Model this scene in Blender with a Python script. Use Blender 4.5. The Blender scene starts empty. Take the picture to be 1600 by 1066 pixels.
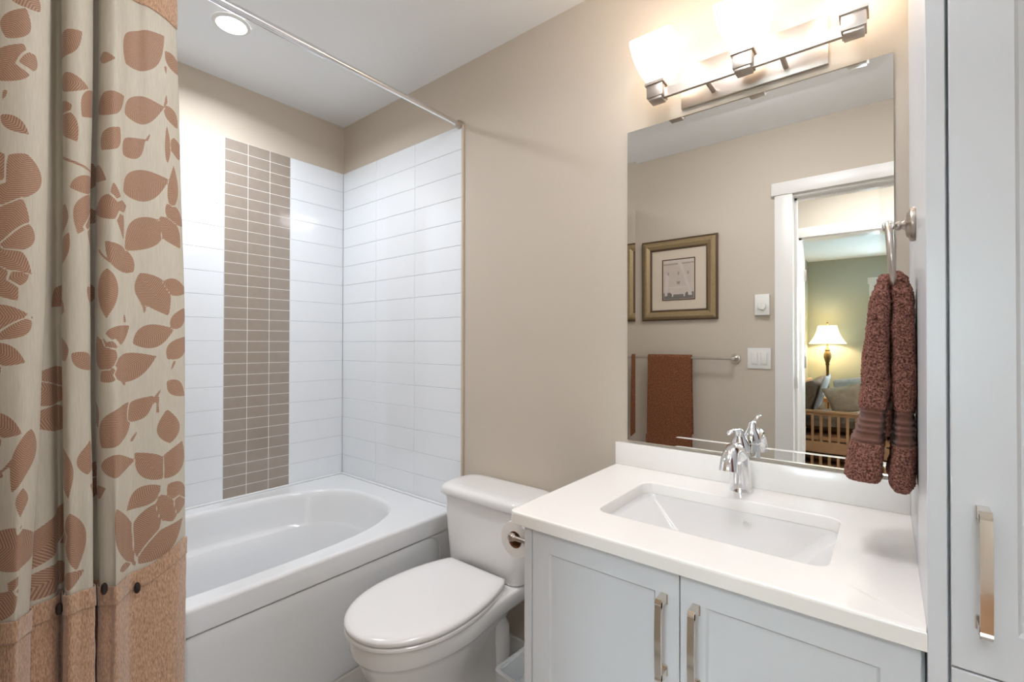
import bpy, bmesh, math, random
from mathutils import Vector, Matrix, noise
SC = bpy.context.scene
COL = SC.collection
random.seed(4)
PI = math.pi
H = 2.42          # ceiling
YB = -1.49        # wall with the door, behind the camera
W = 2.3527        # side of the tall cabinet
# ---------------------------------------------------------------- camera
cam = bpy.data.cameras.new('camera'); co = bpy.data.objects.new('camera', cam); COL.objects.link(co)
F = Vector((-0.62790394, 0.77825341, 0.0076339)).normalized()
R = Vector((0.77828325, 0.62791095, 0.00173849)); R = (R - F*R.dot(F)).normalized(); U = R.cross(F)
co.matrix_world = Matrix(((R.x,U.x,-F.x,2.311),(R.y,U.y,-F.y,-1.3952),(R.z,U.z,-F.z,1.2324),(0,0,0,1)))
cam.sensor_width = 36; cam.lens = 724.8*36/1600; cam.clip_start = .01
SC.camera = co
# ---------------------------------------------------------------- world and lights
wd = bpy.data.worlds.new('world'); SC.world = wd; wd.use_nodes = True
wd.node_tree.nodes['Background'].inputs[0].default_value = (.75,.88,1,1)
wd.node_tree.nodes['Background'].inputs[1].default_value = 1.0
def area(name, loc, rot, sx, sy, power, col):
    l = bpy.data.lights.new(name, 'AREA'); l.shape = 'RECTANGLE'; l.size = sx; l.size_y = sy; l.energy = power; l.color = col
    o = bpy.data.objects.new(name, l); o.location = loc; o.rotation_euler = rot; COL.objects.link(o); return o
area('hallway_daylight_fill', (4.55,-2.15,1.45), (0,PI/2,0), 1.2, .9, 18, (.80,.90,1))  # added cool fill from the unseen end of the hall
area('bedroom_window_daylight', (2.9,-6.62,1.45), (PI/2+.15,0,0), 1.3, 1.2, 52, (.66,.88,1))
area('hallway_ceiling_fill', (2.35,-2.15,2.385), (0,0,0), .9, .5, 8, (.93,.97,1))  # added overhead fill for the hall, has no fixture
area('bathroom_corner_fill', (2.78,-1.22,2.405), (0,0,0), .12, .12, .5, (.93,.96,1))  # added ambient fill, out of view right of the camera
area('tub_downlight_light', (.427,-.718,2.405), (0,0,0), .09, .09, 4.2, (.88,.93,1)).data.spread = math.radians(158)
SC.view_settings.view_transform = 'Standard'; SC.view_settings.look = 'None'
SC.view_settings.exposure = 1.25; SC.view_settings.gamma = 1; SC.view_settings.use_curve_mapping = False
SHADE = 1.7
DOME = 13.0  # glow strength of the added ceiling fill light
# ---------------------------------------------------------------- materials
def srgb(r,g,b):
    f = lambda c: (c/255/12.92) if c/255 <= .04045 else ((c/255+.055)/1.055)**2.4
    return (f(r),f(g),f(b),1)
def mat(name, col, rough=.5, metal=0, bump=0, bscale=200, spec=.5, coat=0, var=0, vscale=5, emis=0, sheen=0):
    m = bpy.data.materials.new(name); m.use_nodes = True; nt = m.node_tree; b = nt.nodes['Principled BSDF']
    b.inputs['Base Color'].default_value = col; b.inputs['Roughness'].default_value = rough; b.inputs['Metallic'].default_value = metal
    b.inputs['Specular IOR Level'].default_value = spec
    if coat: b.inputs['Coat Weight'].default_value = coat; b.inputs['Coat Roughness'].default_value = .04
    if sheen: b.inputs['Sheen Weight'].default_value = sheen
    if emis: b.inputs['Emission Color'].default_value = col; b.inputs['Emission Strength'].default_value = emis
    tc = nt.nodes.new('ShaderNodeTexCoord')
    if bump:
        n = nt.nodes.new('ShaderNodeTexNoise'); n.inputs['Scale'].default_value = bscale; n.inputs['Detail'].default_value = 3
        nt.links.new(tc.outputs['Object'], n.inputs['Vector'])
        bp = nt.nodes.new('ShaderNodeBump'); bp.inputs['Strength'].default_value = bump; bp.inputs['Distance'].default_value = .002
        nt.links.new(n.outputs[0], bp.inputs['Height']); nt.links.new(bp.outputs[0], b.inputs['Normal'])
    if var:
        n = nt.nodes.new('ShaderNodeTexNoise'); n.inputs['Scale'].default_value = vscale; n.inputs['Detail'].default_value = 4
        nt.links.new(tc.outputs['Object'], n.inputs['Vector'])
        mx = nt.nodes.new('ShaderNodeMix'); mx.data_type = 'RGBA'
        mx.inputs['A'].default_value = tuple(c*(1-var) for c in col[:3])+(1,)
        mx.inputs['B'].default_value = tuple(min(1,c*(1+var)) for c in col[:3])+(1,)
        nt.links.new(n.outputs[0], mx.inputs['Factor']); nt.links.new(mx.outputs['Result'], b.inputs['Base Color'])
    return m
M = {}
M['wall'] = mat('beige_wall_paint', srgb(203,191,175), .75, bump=.15, bscale=350)
M['ceil'] = mat('white_ceiling_paint', srgb(240,240,239), .9, bump=.2, bscale=250)
M['wallgreen'] = mat('sage_wall_paint', srgb(186,187,172), .8)
M['white'] = mat('white_trim_paint', srgb(233,230,224), .35, bump=.03, bscale=60)
M['cabinet'] = mat('white_cabinet_lacquer', srgb(217,218,221), .32, bump=.02, bscale=40)
M['gap'] = mat('dark_gap', srgb(60,60,62), .8)
M['tile'] = mat('glossy_white_tile', srgb(236,239,242), .07, coat=.5, bump=.04, bscale=14)
M['grout'] = mat('white_grout', srgb(205,207,208), .8)
M['mosaic_grout'] = mat('pale_mosaic_grout', srgb(236,232,225), .8)
M['mosaic'] = mat('taupe_glass_tile', srgb(158,145,133), .10, coat=.5, var=.10, vscale=30)
M['acrylic'] = mat('white_acrylic', srgb(233,234,235), .12, coat=.4)
M['porcelain'] = mat('white_porcelain', srgb(236,234,232), .14, coat=.5)
M['seatplastic'] = mat('white_seat_plastic', srgb(236,233,231), .18, coat=.3)
M['quartz'] = mat('white_quartz', srgb(243,238,232), .16, var=.012, vscale=60)
M['chrome'] = mat('polished_chrome', (.86,.87,.89,1), .04, 1)
M['nickel'] = mat('brushed_nickel', srgb(196,186,176), .36, 1, bump=.06, bscale=500)
M['polnickel'] = mat('polished_nickel', srgb(222,214,204), .10, 1)
M['mirror'] = mat('mirror_glass', (.93,.94,.93,1), .0, 1)
M['mirrorback'] = mat('mirror_edge', srgb(90,100,98), .4)
M['steel'] = mat('polished_steel', (.80,.80,.81,1), .14, 1)
M['dome'] = mat('fill_light_glass', srgb(246,248,255), .4, emis=DOME)  # glowing glass of the added ceiling fill light
M['towelband'] = mat('woven_towel_band', srgb(112,74,62), .9, bump=.5, bscale=900, sheen=.1)
M['black'] = mat('dark_void', srgb(25,22,20), .9)
M['card'] = mat('brown_cardboard', srgb(140,96,62), .9)
M['paper'] = mat('white_tissue_paper', srgb(238,234,230), .95, bump=.3, bscale=300)
M['floor'] = mat('grey_floor_tile', srgb(186,182,177), .35, var=.08, vscale=6)
M['woodfloor'] = mat('brown_wood_floor', srgb(150,112,78), .4, var=.2, vscale=12)
M['oak'] = mat('honey_oak', srgb(214,164,120), .4, var=.12, vscale=18)
M['bronze'] = mat('antique_bronze', srgb(120,98,66), .4, .6, var=.3, vscale=60)
M['futon'] = mat('dark_floral_cushion', srgb(132,110,92), .9, var=.5, vscale=22)
M['cover'] = mat('pale_throw', srgb(232,232,236), .9, var=.12, vscale=25)
M['pillow_tan'] = mat('tan_pillow', srgb(222,202,178), .9, var=.3, vscale=20)
M['pillow_grey'] = mat('grey_floral_pillow', srgb(214,210,202), .9, var=.3, vscale=26)
M['gold'] = mat('antique_gold_frame', srgb(158,136,100), .42, .35, var=.22, vscale=90, bump=.4, bscale=160)
M['goldlight'] = mat('pale_gold_frame', srgb(190,164,122), .4, .5, var=.2, vscale=80)
M['golddark'] = mat('dark_frame_edge', srgb(96,76,56), .5, .3)
M['mat'] = mat('cream_mat_board', srgb(214,200,180), .9)
M['liner'] = mat('clear_plastic_liner', srgb(225,228,228), .1); M['liner'].node_tree.nodes['Principled BSDF'].inputs['Alpha'].default_value = .35
M['binwhite'] = mat('white_bin_plastic', srgb(228,230,230), .3)
M['button'] = mat('dark_toggle', srgb(40,30,26), .3)
M['glass'] = mat('window_glass', (1,1,1,1), .0); M['glass'].node_tree.nodes['Principled BSDF'].inputs['Transmission Weight'].default_value = 1
M['lampwarm'] = mat('lit_fabric_lampshade', srgb(255,238,190), .8, emis=1.1)
M['led'] = mat('lit_downlight_lens', srgb(240,247,255), .5, emis=7)
M['shade'] = mat('lit_frosted_glass', srgb(255,240,220), .3, emis=SHADE)
def towel_mat(name, c1, c2, sc):
    m = mat(name, c1, .95, bump=.9, bscale=sc, sheen=.5, var=0); nt = m.node_tree; b = nt.nodes['Principled BSDF']
    b.inputs['Sheen Tint'].default_value = c2; b.inputs['Specular IOR Level'].default_value = .1
    tc = nt.nodes['Texture Coordinate']
    n = nt.nodes.new('ShaderNodeTexNoise'); n.inputs['Scale'].default_value = sc; n.inputs['Detail'].default_value = 3
    nt.links.new(tc.outputs['Object'], n.inputs['Vector'])
    r = nt.nodes.new('ShaderNodeValToRGB'); r.color_ramp.elements[0].position = .36; r.color_ramp.elements[1].position = .66
    r.color_ramp.elements[0].color = c1; r.color_ramp.elements[1].color = c2
    nt.links.new(n.outputs[0], r.inputs[0]); nt.links.new(r.outputs[0], b.inputs['Base Color'])
    return m
M['towel'] = towel_mat('plush_brown_terry', srgb(72,44,38), srgb(160,112,98), 330)
M['towelflat'] = towel_mat('flat_brown_terry', srgb(104,64,44), srgb(150,98,70), 160)
# leaf brocade: attributes sd (signed distance to the leaf outline) and ph (thread phase) are stored on the cloth
def brocade():
    m = mat('leaf_brocade', srgb(200,186,164), .55, sheen=.3); nt = m.node_tree; b = nt.nodes['Principled BSDF']; N = nt.nodes; K = nt.links
    def att(n): a = N.new('ShaderNodeAttribute'); a.attribute_name = n; return a.outputs['Fac']
    def mt(op, a, c=None, cl=False):
        x = N.new('ShaderNodeMath'); x.operation = op; x.use_clamp = cl
        for i, v in enumerate((a, c)):
            if v is None: continue
            if isinstance(v, (int,float)): x.inputs[i].default_value = v
            else: K.new(v, x.inputs[i])
        return x.outputs[0]
    mask = mt('MULTIPLY', att('sd'), -2500, True)
    stripe = mt('MULTIPLY_ADD', mt('SINE', mt('MULTIPLY', att('ph'), 2*PI/.0042)), .9, True)
    N[-1].inputs[2].default_value = .55
    tc = N['Texture Coordinate']
    w1 = N.new('ShaderNodeTexNoise'); w1.inputs['Scale'].default_value = 420; K.new(tc.outputs['Object'], w1.inputs['Vector'])
    leaf = N.new('ShaderNodeMix'); leaf.data_type = 'RGBA'; leaf.inputs['A'].default_value = srgb(150,112,88); leaf.inputs['B'].default_value = srgb(206,166,138)
    K.new(mt('MULTIPLY', stripe, mt('MULTIPLY_ADD', w1.outputs[0], .9, True), True), leaf.inputs['Factor'])
    N[-2].inputs[2].default_value = .3
    # fine weave of the ground
    gr = N.new('ShaderNodeMix'); gr.data_type = 'RGBA'; gr.inputs['A'].default_value = srgb(200,190,170); gr.inputs['B'].default_value = srgb(226,218,202)
    mp = N.new('ShaderNodeMapping'); mp.inputs['Scale'].default_value = (1,1,.05); K.new(tc.outputs['Object'], mp.inputs[0])
    w2 = N.new('ShaderNodeTexNoise'); w2.inputs['Scale'].default_value = 600; K.new(mp.outputs[0], w2.inputs['Vector']); K.new(w2.outputs[0], gr.inputs['Factor'])
    mx = N.new('ShaderNodeMix'); mx.data_type = 'RGBA'; K.new(mask, mx.inputs['Factor']); K.new(gr.outputs['Result'], mx.inputs['A']); K.new(leaf.outputs['Result'], mx.inputs['B'])
    K.new(mx.outputs['Result'], b.inputs['Base Color'])
    return m
M['brocade'] = brocade()
def chenille():
    m = mat('copper_chenille', srgb(190,140,106), .9, sheen=.6); nt = m.node_tree; b = nt.nodes['Principled BSDF']; N = nt.nodes; K = nt.links
    tc = N['Texture Coordinate']; mp = N.new('ShaderNodeMapping'); mp.inputs['Scale'].default_value = (1,1,.22); K.new(tc.outputs['Object'], mp.inputs[0])
    n = N.new('ShaderNodeTexNoise'); n.inputs['Scale'].default_value = 520; n.inputs['Detail'].default_value = 4; K.new(mp.outputs[0], n.inputs['Vector'])
    r = N.new('ShaderNodeValToRGB'); e = r.color_ramp.elements; e[0].position = .33; e[1].position = .68; e[0].color = srgb(176,134,102); e[1].color = srgb(230,190,158)
    K.new(n.outputs[0], r.inputs[0]); K.new(r.outputs[0], b.inputs['Base Color'])
    bp = N.new('ShaderNodeBump'); bp.inputs['Strength'].default_value = .7; bp.inputs['Distance'].default_value = .002; K.new(n.outputs[0], bp.inputs['Height']); K.new(bp.outputs[0], b.inputs['Normal'])
    return m
M['chenille'] = chenille()
# ---------------------------------------------------------------- mesh helpers
ORG = {}
class MB:
    def __init__(s): s.bm = bmesh.new(); s.mi = 0
    def face(s, vs):
        try: f = s.bm.faces.new(vs)
        except ValueError: return None
        f.material_index = s.mi; return f
    def box(s, x0,x1,y0,y1,z0,z1, bev=0, seg=2, rot=None, piv=None):
        t = bmesh.new(); bmesh.ops.create_cube(t, size=1)
        for v in t.verts: v.co = Vector(((x0+x1)/2+v.co.x*(x1-x0), (y0+y1)/2+v.co.y*(y1-y0), (z0+z1)/2+v.co.z*(z1-z0)))
        if bev: bmesh.ops.bevel(t, geom=t.edges[:], offset=bev, segments=seg, profile=.5, affect='EDGES')
        s.join(t, rot, piv); return s
    def join(s, t, rot=None, piv=None):
        mp = {}
        for v in t.verts:
            c = v.co.copy()
            if rot is not None: c = rot @ (c-Vector(piv)) + Vector(piv)
            mp[v] = s.bm.verts.new(c)
        for f in t.faces: s.face([mp[v] for v in f.verts])
        t.free()
    def loft(s, rings, closed=True, cap0=False, cap1=False):
        vs = [[s.bm.verts.new(p) for p in r] for r in rings]
        for a, b in zip(vs, vs[1:]):
            n = len(a)
            for i in range(n if closed else n-1):
                j = (i+1) % n; s.face([a[i], a[j], b[j], b[i]])
        if cap0: s.face(list(reversed(vs[0])))
        if cap1: s.face(vs[-1])
        return s
    def fan(s, ring, c):
        pass
    def lathe(s, prof, c=(0,0,0), axis='z', n=32, cap0=True, cap1=True):
        rings = []
        for r, h in prof:
            ring = []
            for i in range(n):
                a = 2*PI*i/n; u, v = r*math.cos(a), r*math.sin(a)
                p = {'z':(u,v,h), 'x':(h,u,v), 'y':(v,h,u)}[axis]
                ring.append((c[0]+p[0], c[1]+p[1], c[2]+p[2]))
            rings.append(ring)
        return s.loft(rings, True, cap0, cap1)
    def tube(s, pts, r, n=12, cap=True, flat=1.0):
        pts = [Vector(p) for p in pts]; rr = r if isinstance(r, (list,tuple)) else [r]*len(pts); rings = []
        up = None
        for i, p in enumerate(pts):
            d = (pts[min(i+1,len(pts)-1)] - pts[max(i-1,0)]).normalized()
            if up is None: up = d.orthogonal().normalized() if abs(d.z) > .9 else Vector((0,0,1))
            a = d.cross(up)
            if a.length < 1e-4: a = d.orthogonal()
            a.normalize(); b = a.cross(d).normalized(); up = b
            rings.append([tuple(p + a*(rr[i]*math.cos(2*PI*k/n)) + b*(rr[i]*flat*math.sin(2*PI*k/n))) for k in range(n)])
        return s.loft(rings, True, cap, cap)
    def build(s, name, m, parent=None, org=(0,0,0), smooth=35):
        o_ = ORG[parent.name] if parent else Vector(org)
        for v in s.bm.verts: v.co -= o_
        bmesh.ops.recalc_face_normals(s.bm, faces=s.bm.faces[:])
        me = bpy.data.meshes.new(name); s.bm.to_mesh(me); s.bm.free()
        for x in (m if isinstance(m, (list,tuple)) else [m]): me.materials.append(M[x])
        if smooth:
            me.shade_smooth(); me.set_sharp_from_angle(angle=math.radians(smooth))
        o = bpy.data.objects.new(name, me); COL.objects.link(o)
        if parent: o.parent = parent; ORG[o.name] = o_
        else: o.location = o_; ORG[o.name] = o_
        return o
def tag(o, label, cat, group=None, kind=None):
    if label: o['label'] = label
    if cat: o['category'] = cat
    if group: o['group'] = group
    if kind: o['kind'] = kind
    return o
def thing(name, label, cat, loc, group=None):
    o = bpy.data.objects.new(name, None); COL.objects.link(o); o.location = loc; o.empty_display_size = .05
    ORG[o.name] = Vector(loc); return tag(o, label, cat, group)
def struct(o): o['kind'] = 'structure'; return o
def B(name, m, parent, x0,x1,y0,y1,z0,z1, bev=0, seg=2, org=None):
    return MB().box(x0,x1,y0,y1,z0,z1,bev,seg).build(name, m, parent, org or ((x0+x1)/2,(y0+y1)/2,z0))
def rrect(cx, cy, hx, hy, r, n=8):
    pts = []
    for qx, qy, a0 in ((1,1,0),(-1,1,90),(-1,-1,180),(1,-1,270)):
        for k in range(n+1):
            a = math.radians(a0+90*k/n); pts.append((cx+qx*(hx-r)+r*math.cos(a), cy+qy*(hy-r)+r*math.sin(a)))
    return pts
def ray_poly(poly, c, ang):
    dx, dy = math.cos(ang), math.sin(ang); best = None
    for (x0,y0),(x1,y1) in zip(poly, poly[1:]+poly[:1]):
        ex, ey = x1-x0, y1-y0; den = dx*ey-dy*ex
        if abs(den) < 1e-12: continue
        t = ((x0-c[0])*ey-(y0-c[1])*ex)/den; u = ((x0-c[0])*dy-(y0-c[1])*dx)/den
        if t > 0 and -1e-6 <= u <= 1+1e-6 and (best is None or t < best): best = t
    return (c[0]+dx*best, c[1]+dy*best)
def angs(c, polys, n=160):
    A = [2*PI*i/n for i in range(n)]
    for p in polys:
        for x, y in p: A.append(math.atan2(y-c[1], x-c[0]) % (2*PI))
    A.sort(); out = [A[0]]
    for a in A[1:]:
        if a-out[-1] > 1e-4: out.append(a)
    return out
def sm(a, b, x):
    t = max(0., min(1., (x-a)/(b-a))); return t*t*(3-2*t)
# ================================================================ the room
T = .12
struct(B('floor','floor',None, -.2,3.1,YB-T,.12,-.1,0))
struct(B('ceiling','ceil',None, -.2,3.1,YB-T,.12,H,H+.1))
struct(B('wall_left','wall',None, -T,0,YB-T,T,0,H))
struct(B('wall_back','wall',None, 0,3.0,0,T,0,H))
struct(B('wall_right','wall',None, 2.97,3.09,YB,0,0,H))
DX0, DX1 = 1.925, 2.70
w = MB(); w.box(0,DX0-.02,YB-T,YB,0,H); w.box(DX1+.02,3.09,YB-T,YB,0,H); w.box(DX0-.02,DX1+.02,YB-T,YB,2.05,H)
struct(w.build('wall_front','wall',None,(1.5,YB,0)))
def casing(name, x0, x1, zt, y, s, outer=.085, head=.068):
    # flat casing around a door opening, on the face y, sticking out towards s
    m = MB()
    for a, b in ((x0-.022-(outer-.022), x0-.0), (x1, x1+outer)):
        m.box(a, b, min(y,y+s*.018), max(y,y+s*.018), 0, zt, .0015)
    m.box(x0-outer-.015, x1+outer+.015, min(y,y+s*.024), max(y,y+s*.024), zt, zt+head, .0015)
    return struct(m.build(name,'white',None,(x0,y,0)))
casing('trim_1', 1.925, 2.70, 2.042, YB, 1)
casing('trim_2', 1.925, 2.70, 2.042, YB-T, -1)
j = MB(); j.box(1.905+.0,1.925,YB-T,YB,0,2.05); j.box(2.70,2.72,YB-T,YB,0,2.05); j.box(1.905,2.72,YB-T,YB,2.03,2.05)
j.box(1.925,1.937,YB-.085,YB-.05,0,2.03); j.box(2.688,2.70,YB-.085,YB-.05,0,2.03); j.box(1.925,2.70,YB-.085,YB-.05,2.018,2.03)
struct(j.build('trim_3','white',None,(1.925,YB,0)))
# baseboards
def bb(name, x0,x1,y0,y1):
    return struct(MB().box(x0,x1,y0,y1,.004,.12,.003).build(name,'white',None,((x0+x1)/2,(y0+y1)/2,0)))
bb('baseboard_back', .905,1.66,-.013,0); bb('baseboard_front', .905,1.83,YB,YB+.013); bb('baseboard_right', 2.957,2.97,YB+.0,-.6)
bb('baseboard_left', .886,.899,YB+.014,-.014)
# hallway
HW = -2.70
struct(B('floor_hallway','woodfloor',None, .6,4.7,-3.0,YB-T,-.1,0)); struct(B('ceiling_hallway','ceil',None, .6,4.7,HW-T,YB-T,H,H+.1))
w = MB(); w.box(.6,1.80,HW-T,HW,0,H); w.box(2.62,4.7,HW-T,HW,0,H); w.box(1.80,2.62,HW-T,HW,2.05,H)
struct(w.build('wall_hallway','wall',None,(1.5,HW,0)))
struct(B('wall_hallway_left','wall',None, .48,.6,HW-T,YB-T,0,H))
w = MB(); w.box(3.09,4.7,YB-T,YB,0,H); struct(w.build('wall_hallway_near','wall',None,(3.5,YB,0)))
w = MB(); w.box(4.6,4.7,HW,YB-T,0,.8); w.box(4.6,4.7,HW,YB-T,2.1,H); w.box(4.6,4.7,HW,-2.63,.8,2.1); w.box(4.6,4.7,-1.68,YB-T,.8,2.1)
struct(w.build('wall_hallway_right','wall',None,(4.65,-2.15,0)))
casing('trim_4', 1.80, 2.62, 2.037, HW, 1, head=.072)
j = MB(); j.box(1.80,1.818,HW-T,HW,0,2.037); j.box(2.602,2.62,HW-T,HW,0,2.037); j.box(1.80,2.62,HW-T,HW,2.025,2.04)
struct(j.build('trim_5','white',None,(1.80,HW,0)))
# bedroom
BY = -6.45
struct(B('floor_bedroom','woodfloor',None, 1.2,4.4,BY-T,-3.0,-.1,0)); struct(B('ceiling_bedroom','ceil',None, 1.2,4.4,BY-T,HW-T,H,H+.1))
struct(B('wall_bedroom_left','wallgreen',None, 1.32,1.44,BY,HW-T,0,H)); struct(B('wall_bedroom_right','wallgreen',None, 4.2,4.32,BY,HW-T,0,H))
w = MB(); w.box(1.32,2.22,BY-T,BY,0,H); w.box(3.4,4.32,BY-T,BY,0,H); w.box(2.22,3.4,BY-T,BY,0,.85); w.box(2.22,3.4,BY-T,BY,2.05,H)
struct(w.build('wall_bedroom_back','wallgreen',None,(2.5,BY,0)))
w = MB(); w.box(1.44,1.80,HW-T-.01,HW-T,0,H); w.box(2.62,4.2,HW-T-.01,HW-T,0,H); w.box(1.80,2.62,HW-T-.01,HW-T,2.05,H)
struct(w.build('wall_bedroom_near','wallgreen',None,(2.2,HW-T,0)))
w = MB(); w.box(2.135,2.22,BY,BY+.018,.8,2.06); w.box(3.40,3.485,BY,BY+.018,.8,2.06); w.box(2.12,3.5,BY,BY+.024,2.05,2.135); w.box(2.12,3.5,BY,BY+.04,.77,.85)
w.box(2.22,2.26,BY-.08,BY-.03,.85,2.05); w.box(3.36,3.40,BY-.08,BY-.03,.85,2.05); w.box(2.22,3.4,BY-.08,BY-.03,2.01,2.05); w.box(2.22,3.4,BY-.08,BY-.03,.85,.89)
wn = struct(w.build('window_1','white',None,(2.8,BY,.8))); MB().box(2.24,3.38,BY-.058,BY-.054,.87,2.03).build('window_glass','glass',wn)
w = MB(); w.box(4.58,4.6,-2.67,-2.63,.76,2.14); w.box(4.58,4.6,-1.68,-1.64,.76,2.14); w.box(4.58,4.6,-2.67,-1.64,2.1,2.16); w.box(4.56,4.6,-2.68,-1.63,.76,.8)  # added window, out of view, to go with the hall daylight fill
wn = struct(w.build('added_hall_window','white',None,(4.6,-2.15,.8))); MB().box(4.605,4.609,-2.63,-1.68,.8,2.1).build('window_glass','glass',wn)
# bedroom door leaf, open into the bedroom
d = bpy.data.objects.new('door_2', None); COL.objects.link(d); d.location = (1.822,HW-T-.022,0); ORG[d.name] = Vector(d.location); d['kind'] = 'structure'
rt = Matrix.Rotation(math.radians(-102),3,'Z'); pv = (1.822,HW-T-.022,0)
MB().box(1.822,2.58,HW-T-.057,HW-T-.022,.01,2.02,.002,1,rt,pv).build('door_leaf','white',d)
for hz in (.25,1.1,1.77):
    MB().box(1.8195,1.832,HW-T-.003,HW-T+.0005,hz-.045,hz+.045,.001).build('hinge','nickel',d)
# hinge plates on the bathroom door jamb strike side
MB().box(1.9372,1.9392,YB-.045,YB-.02,1.0,1.06).build('strike_plate','nickel',None,(1.938,YB-.03,1.0))
tag(bpy.data.objects['strike_plate'],'small metal strike plate on the white bathroom door jamb','strike plate')
# ================================================================ tile surround
ZT, ZB, TX = 2.1607, .5338, .9213
ROW = (ZT-ZB)/16
def tiles(m, plane, a0, a1, rows, rh, t0, t1, g=.0012, bev=.0012):
    for k in range(rows):
        z1 = ZT-k*rh-g/2; z0 = ZT-(k+1)*rh+g/2
        lo, hi = min(a0,a1)+g/2, max(a0,a1)-g/2
        if plane == 'x': m.box(t0,t1,lo,hi,z0,z1,bev,1)
        else: m.box(lo,hi,-t1,-t0,z0,z1,bev,1)
p = thing('wall_tiling','glossy white horizontal tiles on the long wall above the bathtub','wall tile',(0,-.745,ZB))
MB().box(.0002,.0072,YB+.001,0-.0002,ZB,ZT).build('grout_bed','grout',p)
m = MB(); tiles(m,'x',-.009,-.298,16,ROW,.006,.009); m.build('white_tiles','tile',p)
m = MB(); tiles(m,'x',-.592,-.892,16,ROW,.006,.009); tiles(m,'x',-.892,-1.192,16,ROW,.006,.009); tiles(m,'x',-1.192,YB,16,ROW,.006,.009)
m.build('white_tiles','tile',p)
p = thing('mosaic_strip','vertical strip of taupe glass mosaic, three tiles wide, set in white wall tile','wall tile',(0.0075,-.445,ZB))
MB().box(.00725,.0093,-.591,-.299,ZB,ZT).build('grout_bed','mosaic_grout',p) # nearly flush grout
m = MB()
for c in range(3):
    a = -.2985-c*.0978; tiles(m,'x',a,a-.0978,32,ROW/2,.0083,.0098,.0023,.0004)
m.build('mosaic_tiles','mosaic',p)
p = thing('wall_tiling','glossy white horizontal tiles on the end wall between the corner and the toilet','wall tile',(.46,0,ZB))
MB().box(.0095,TX-.002,-.0072,-.0002,ZB,ZT).build('grout_bed','grout',p)
m = MB()
for a, b in ((.0095,.311),(.311,.612),(.612,TX-.004)): tiles(m,'y',a,b,16,ROW,.006,.009)
m.build('white_tiles','tile',p)
MB().box(TX-.004,TX+.003,-.0105,-.0002,.0+.125,ZT+.003,.001).build('edge_strip','mat',p)
# ================================================================ bathtub
tub = thing('bathtub','white alcove bathtub with oval basin and panelled apron','bathtub',(.45,-.75,0))
m = MB(); c = (.455,-.75)
outer = rrect(.44765,-.7449,.43735,.7352,.012,4)
def sup(a, hx, hy, n, ox=0, oy=0):
    ca, sa = math.cos(a), math.sin(a); k = (abs(ca/hx)**n+abs(sa/hy)**n)**(-1/n)
    return (c[0]+ox+k*ca, c[1]+oy+k*sa)
A = angs(c, [outer])
def oring(inset, z): 
    q = [ray_poly(rrect(.44765,-.7449,.43735-inset,.7352-inset,.012,4), c, a) for a in A]; return [(x,y,z) for x,y in q]
def iring(s, z, ledge=0, oy=0):
    r = []
    for a in A:
        x, y = sup(a, .358*s, .618*(s if s > .9 else s*1.02), 2.9, 0, oy)
        if ledge and math.cos(a) < 0:
            k = ledge*sm(.45,.85,-math.cos(a)); x += k
        r.append((x,y,z))
    return r
DZ = .5338
m.loft([oring(0,.46),oring(0,DZ-.012),oring(.003,DZ-.004),oring(.010,DZ),
        oring(.014,DZ),iring(1.02,DZ),iring(1.012,DZ),iring(1.0,DZ-.002),iring(.988,DZ-.010),iring(.975,DZ-.03),iring(.95,.44),iring(.93,.40),
        iring(.925,.392,.004),iring(.92,.387,.018),iring(.915,.380,.024),iring(.87,.30,.022),iring(.80,.20,.01),iring(.74,.13),iring(.66,.095),iring(.5,.085),iring(.02,.08)],True,False,True)
m.build('basin','acrylic',tub,smooth=50)
# apron with a grooved panel
m = MB(); X = .885
cc = (-.7495,.20); ap = [(-1.48,.004),(-.010,.004),(-.010,.462),(-1.48,.462)]
def prr(i):
    y0,y1,z0,z1 = -1.40+i,-.092-i,-.30,.4595-i; r = .07-i
    return rrect((y0+y1)/2,(z0+z1)/2,(y1-y0)/2,(z1-z0)/2,r,10)
def clip(pts): return [(y,max(z,.004)) for y,z in pts]
AA = angs(cc, [ap, clip(prr(0))], 120)
def pr(poly, x): return [(x,)+ray_poly(poly, cc, a) for a in AA]
m.loft([[(x-.02,y,z) for x,y,z in pr(ap,X)], pr(ap,X), pr(clip(prr(0)),X), pr(clip(prr(.0025)),X-.004), pr(clip(prr(.006)),X-.004), pr(clip(prr(.012)),X-.0012), pr(clip(prr(.05)),X-.001),[(X-.001,cc[0],cc[1])]*len(AA)])
bmesh.ops.remove_doubles(m.bm, verts=m.bm.verts[:], dist=1e-6)
m.build('apron','acrylic',tub,smooth=40)
m = MB(); m.tube([(.0155,-.0155,DZ+.003),(.0155,-1.48,DZ+.003)],.0055,8); m.tube([(.0155,-.0155,DZ+.003),(.872,-.0155,DZ+.003)],.0055,8); m.build('caulk_bead','acrylic',tub)
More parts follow.
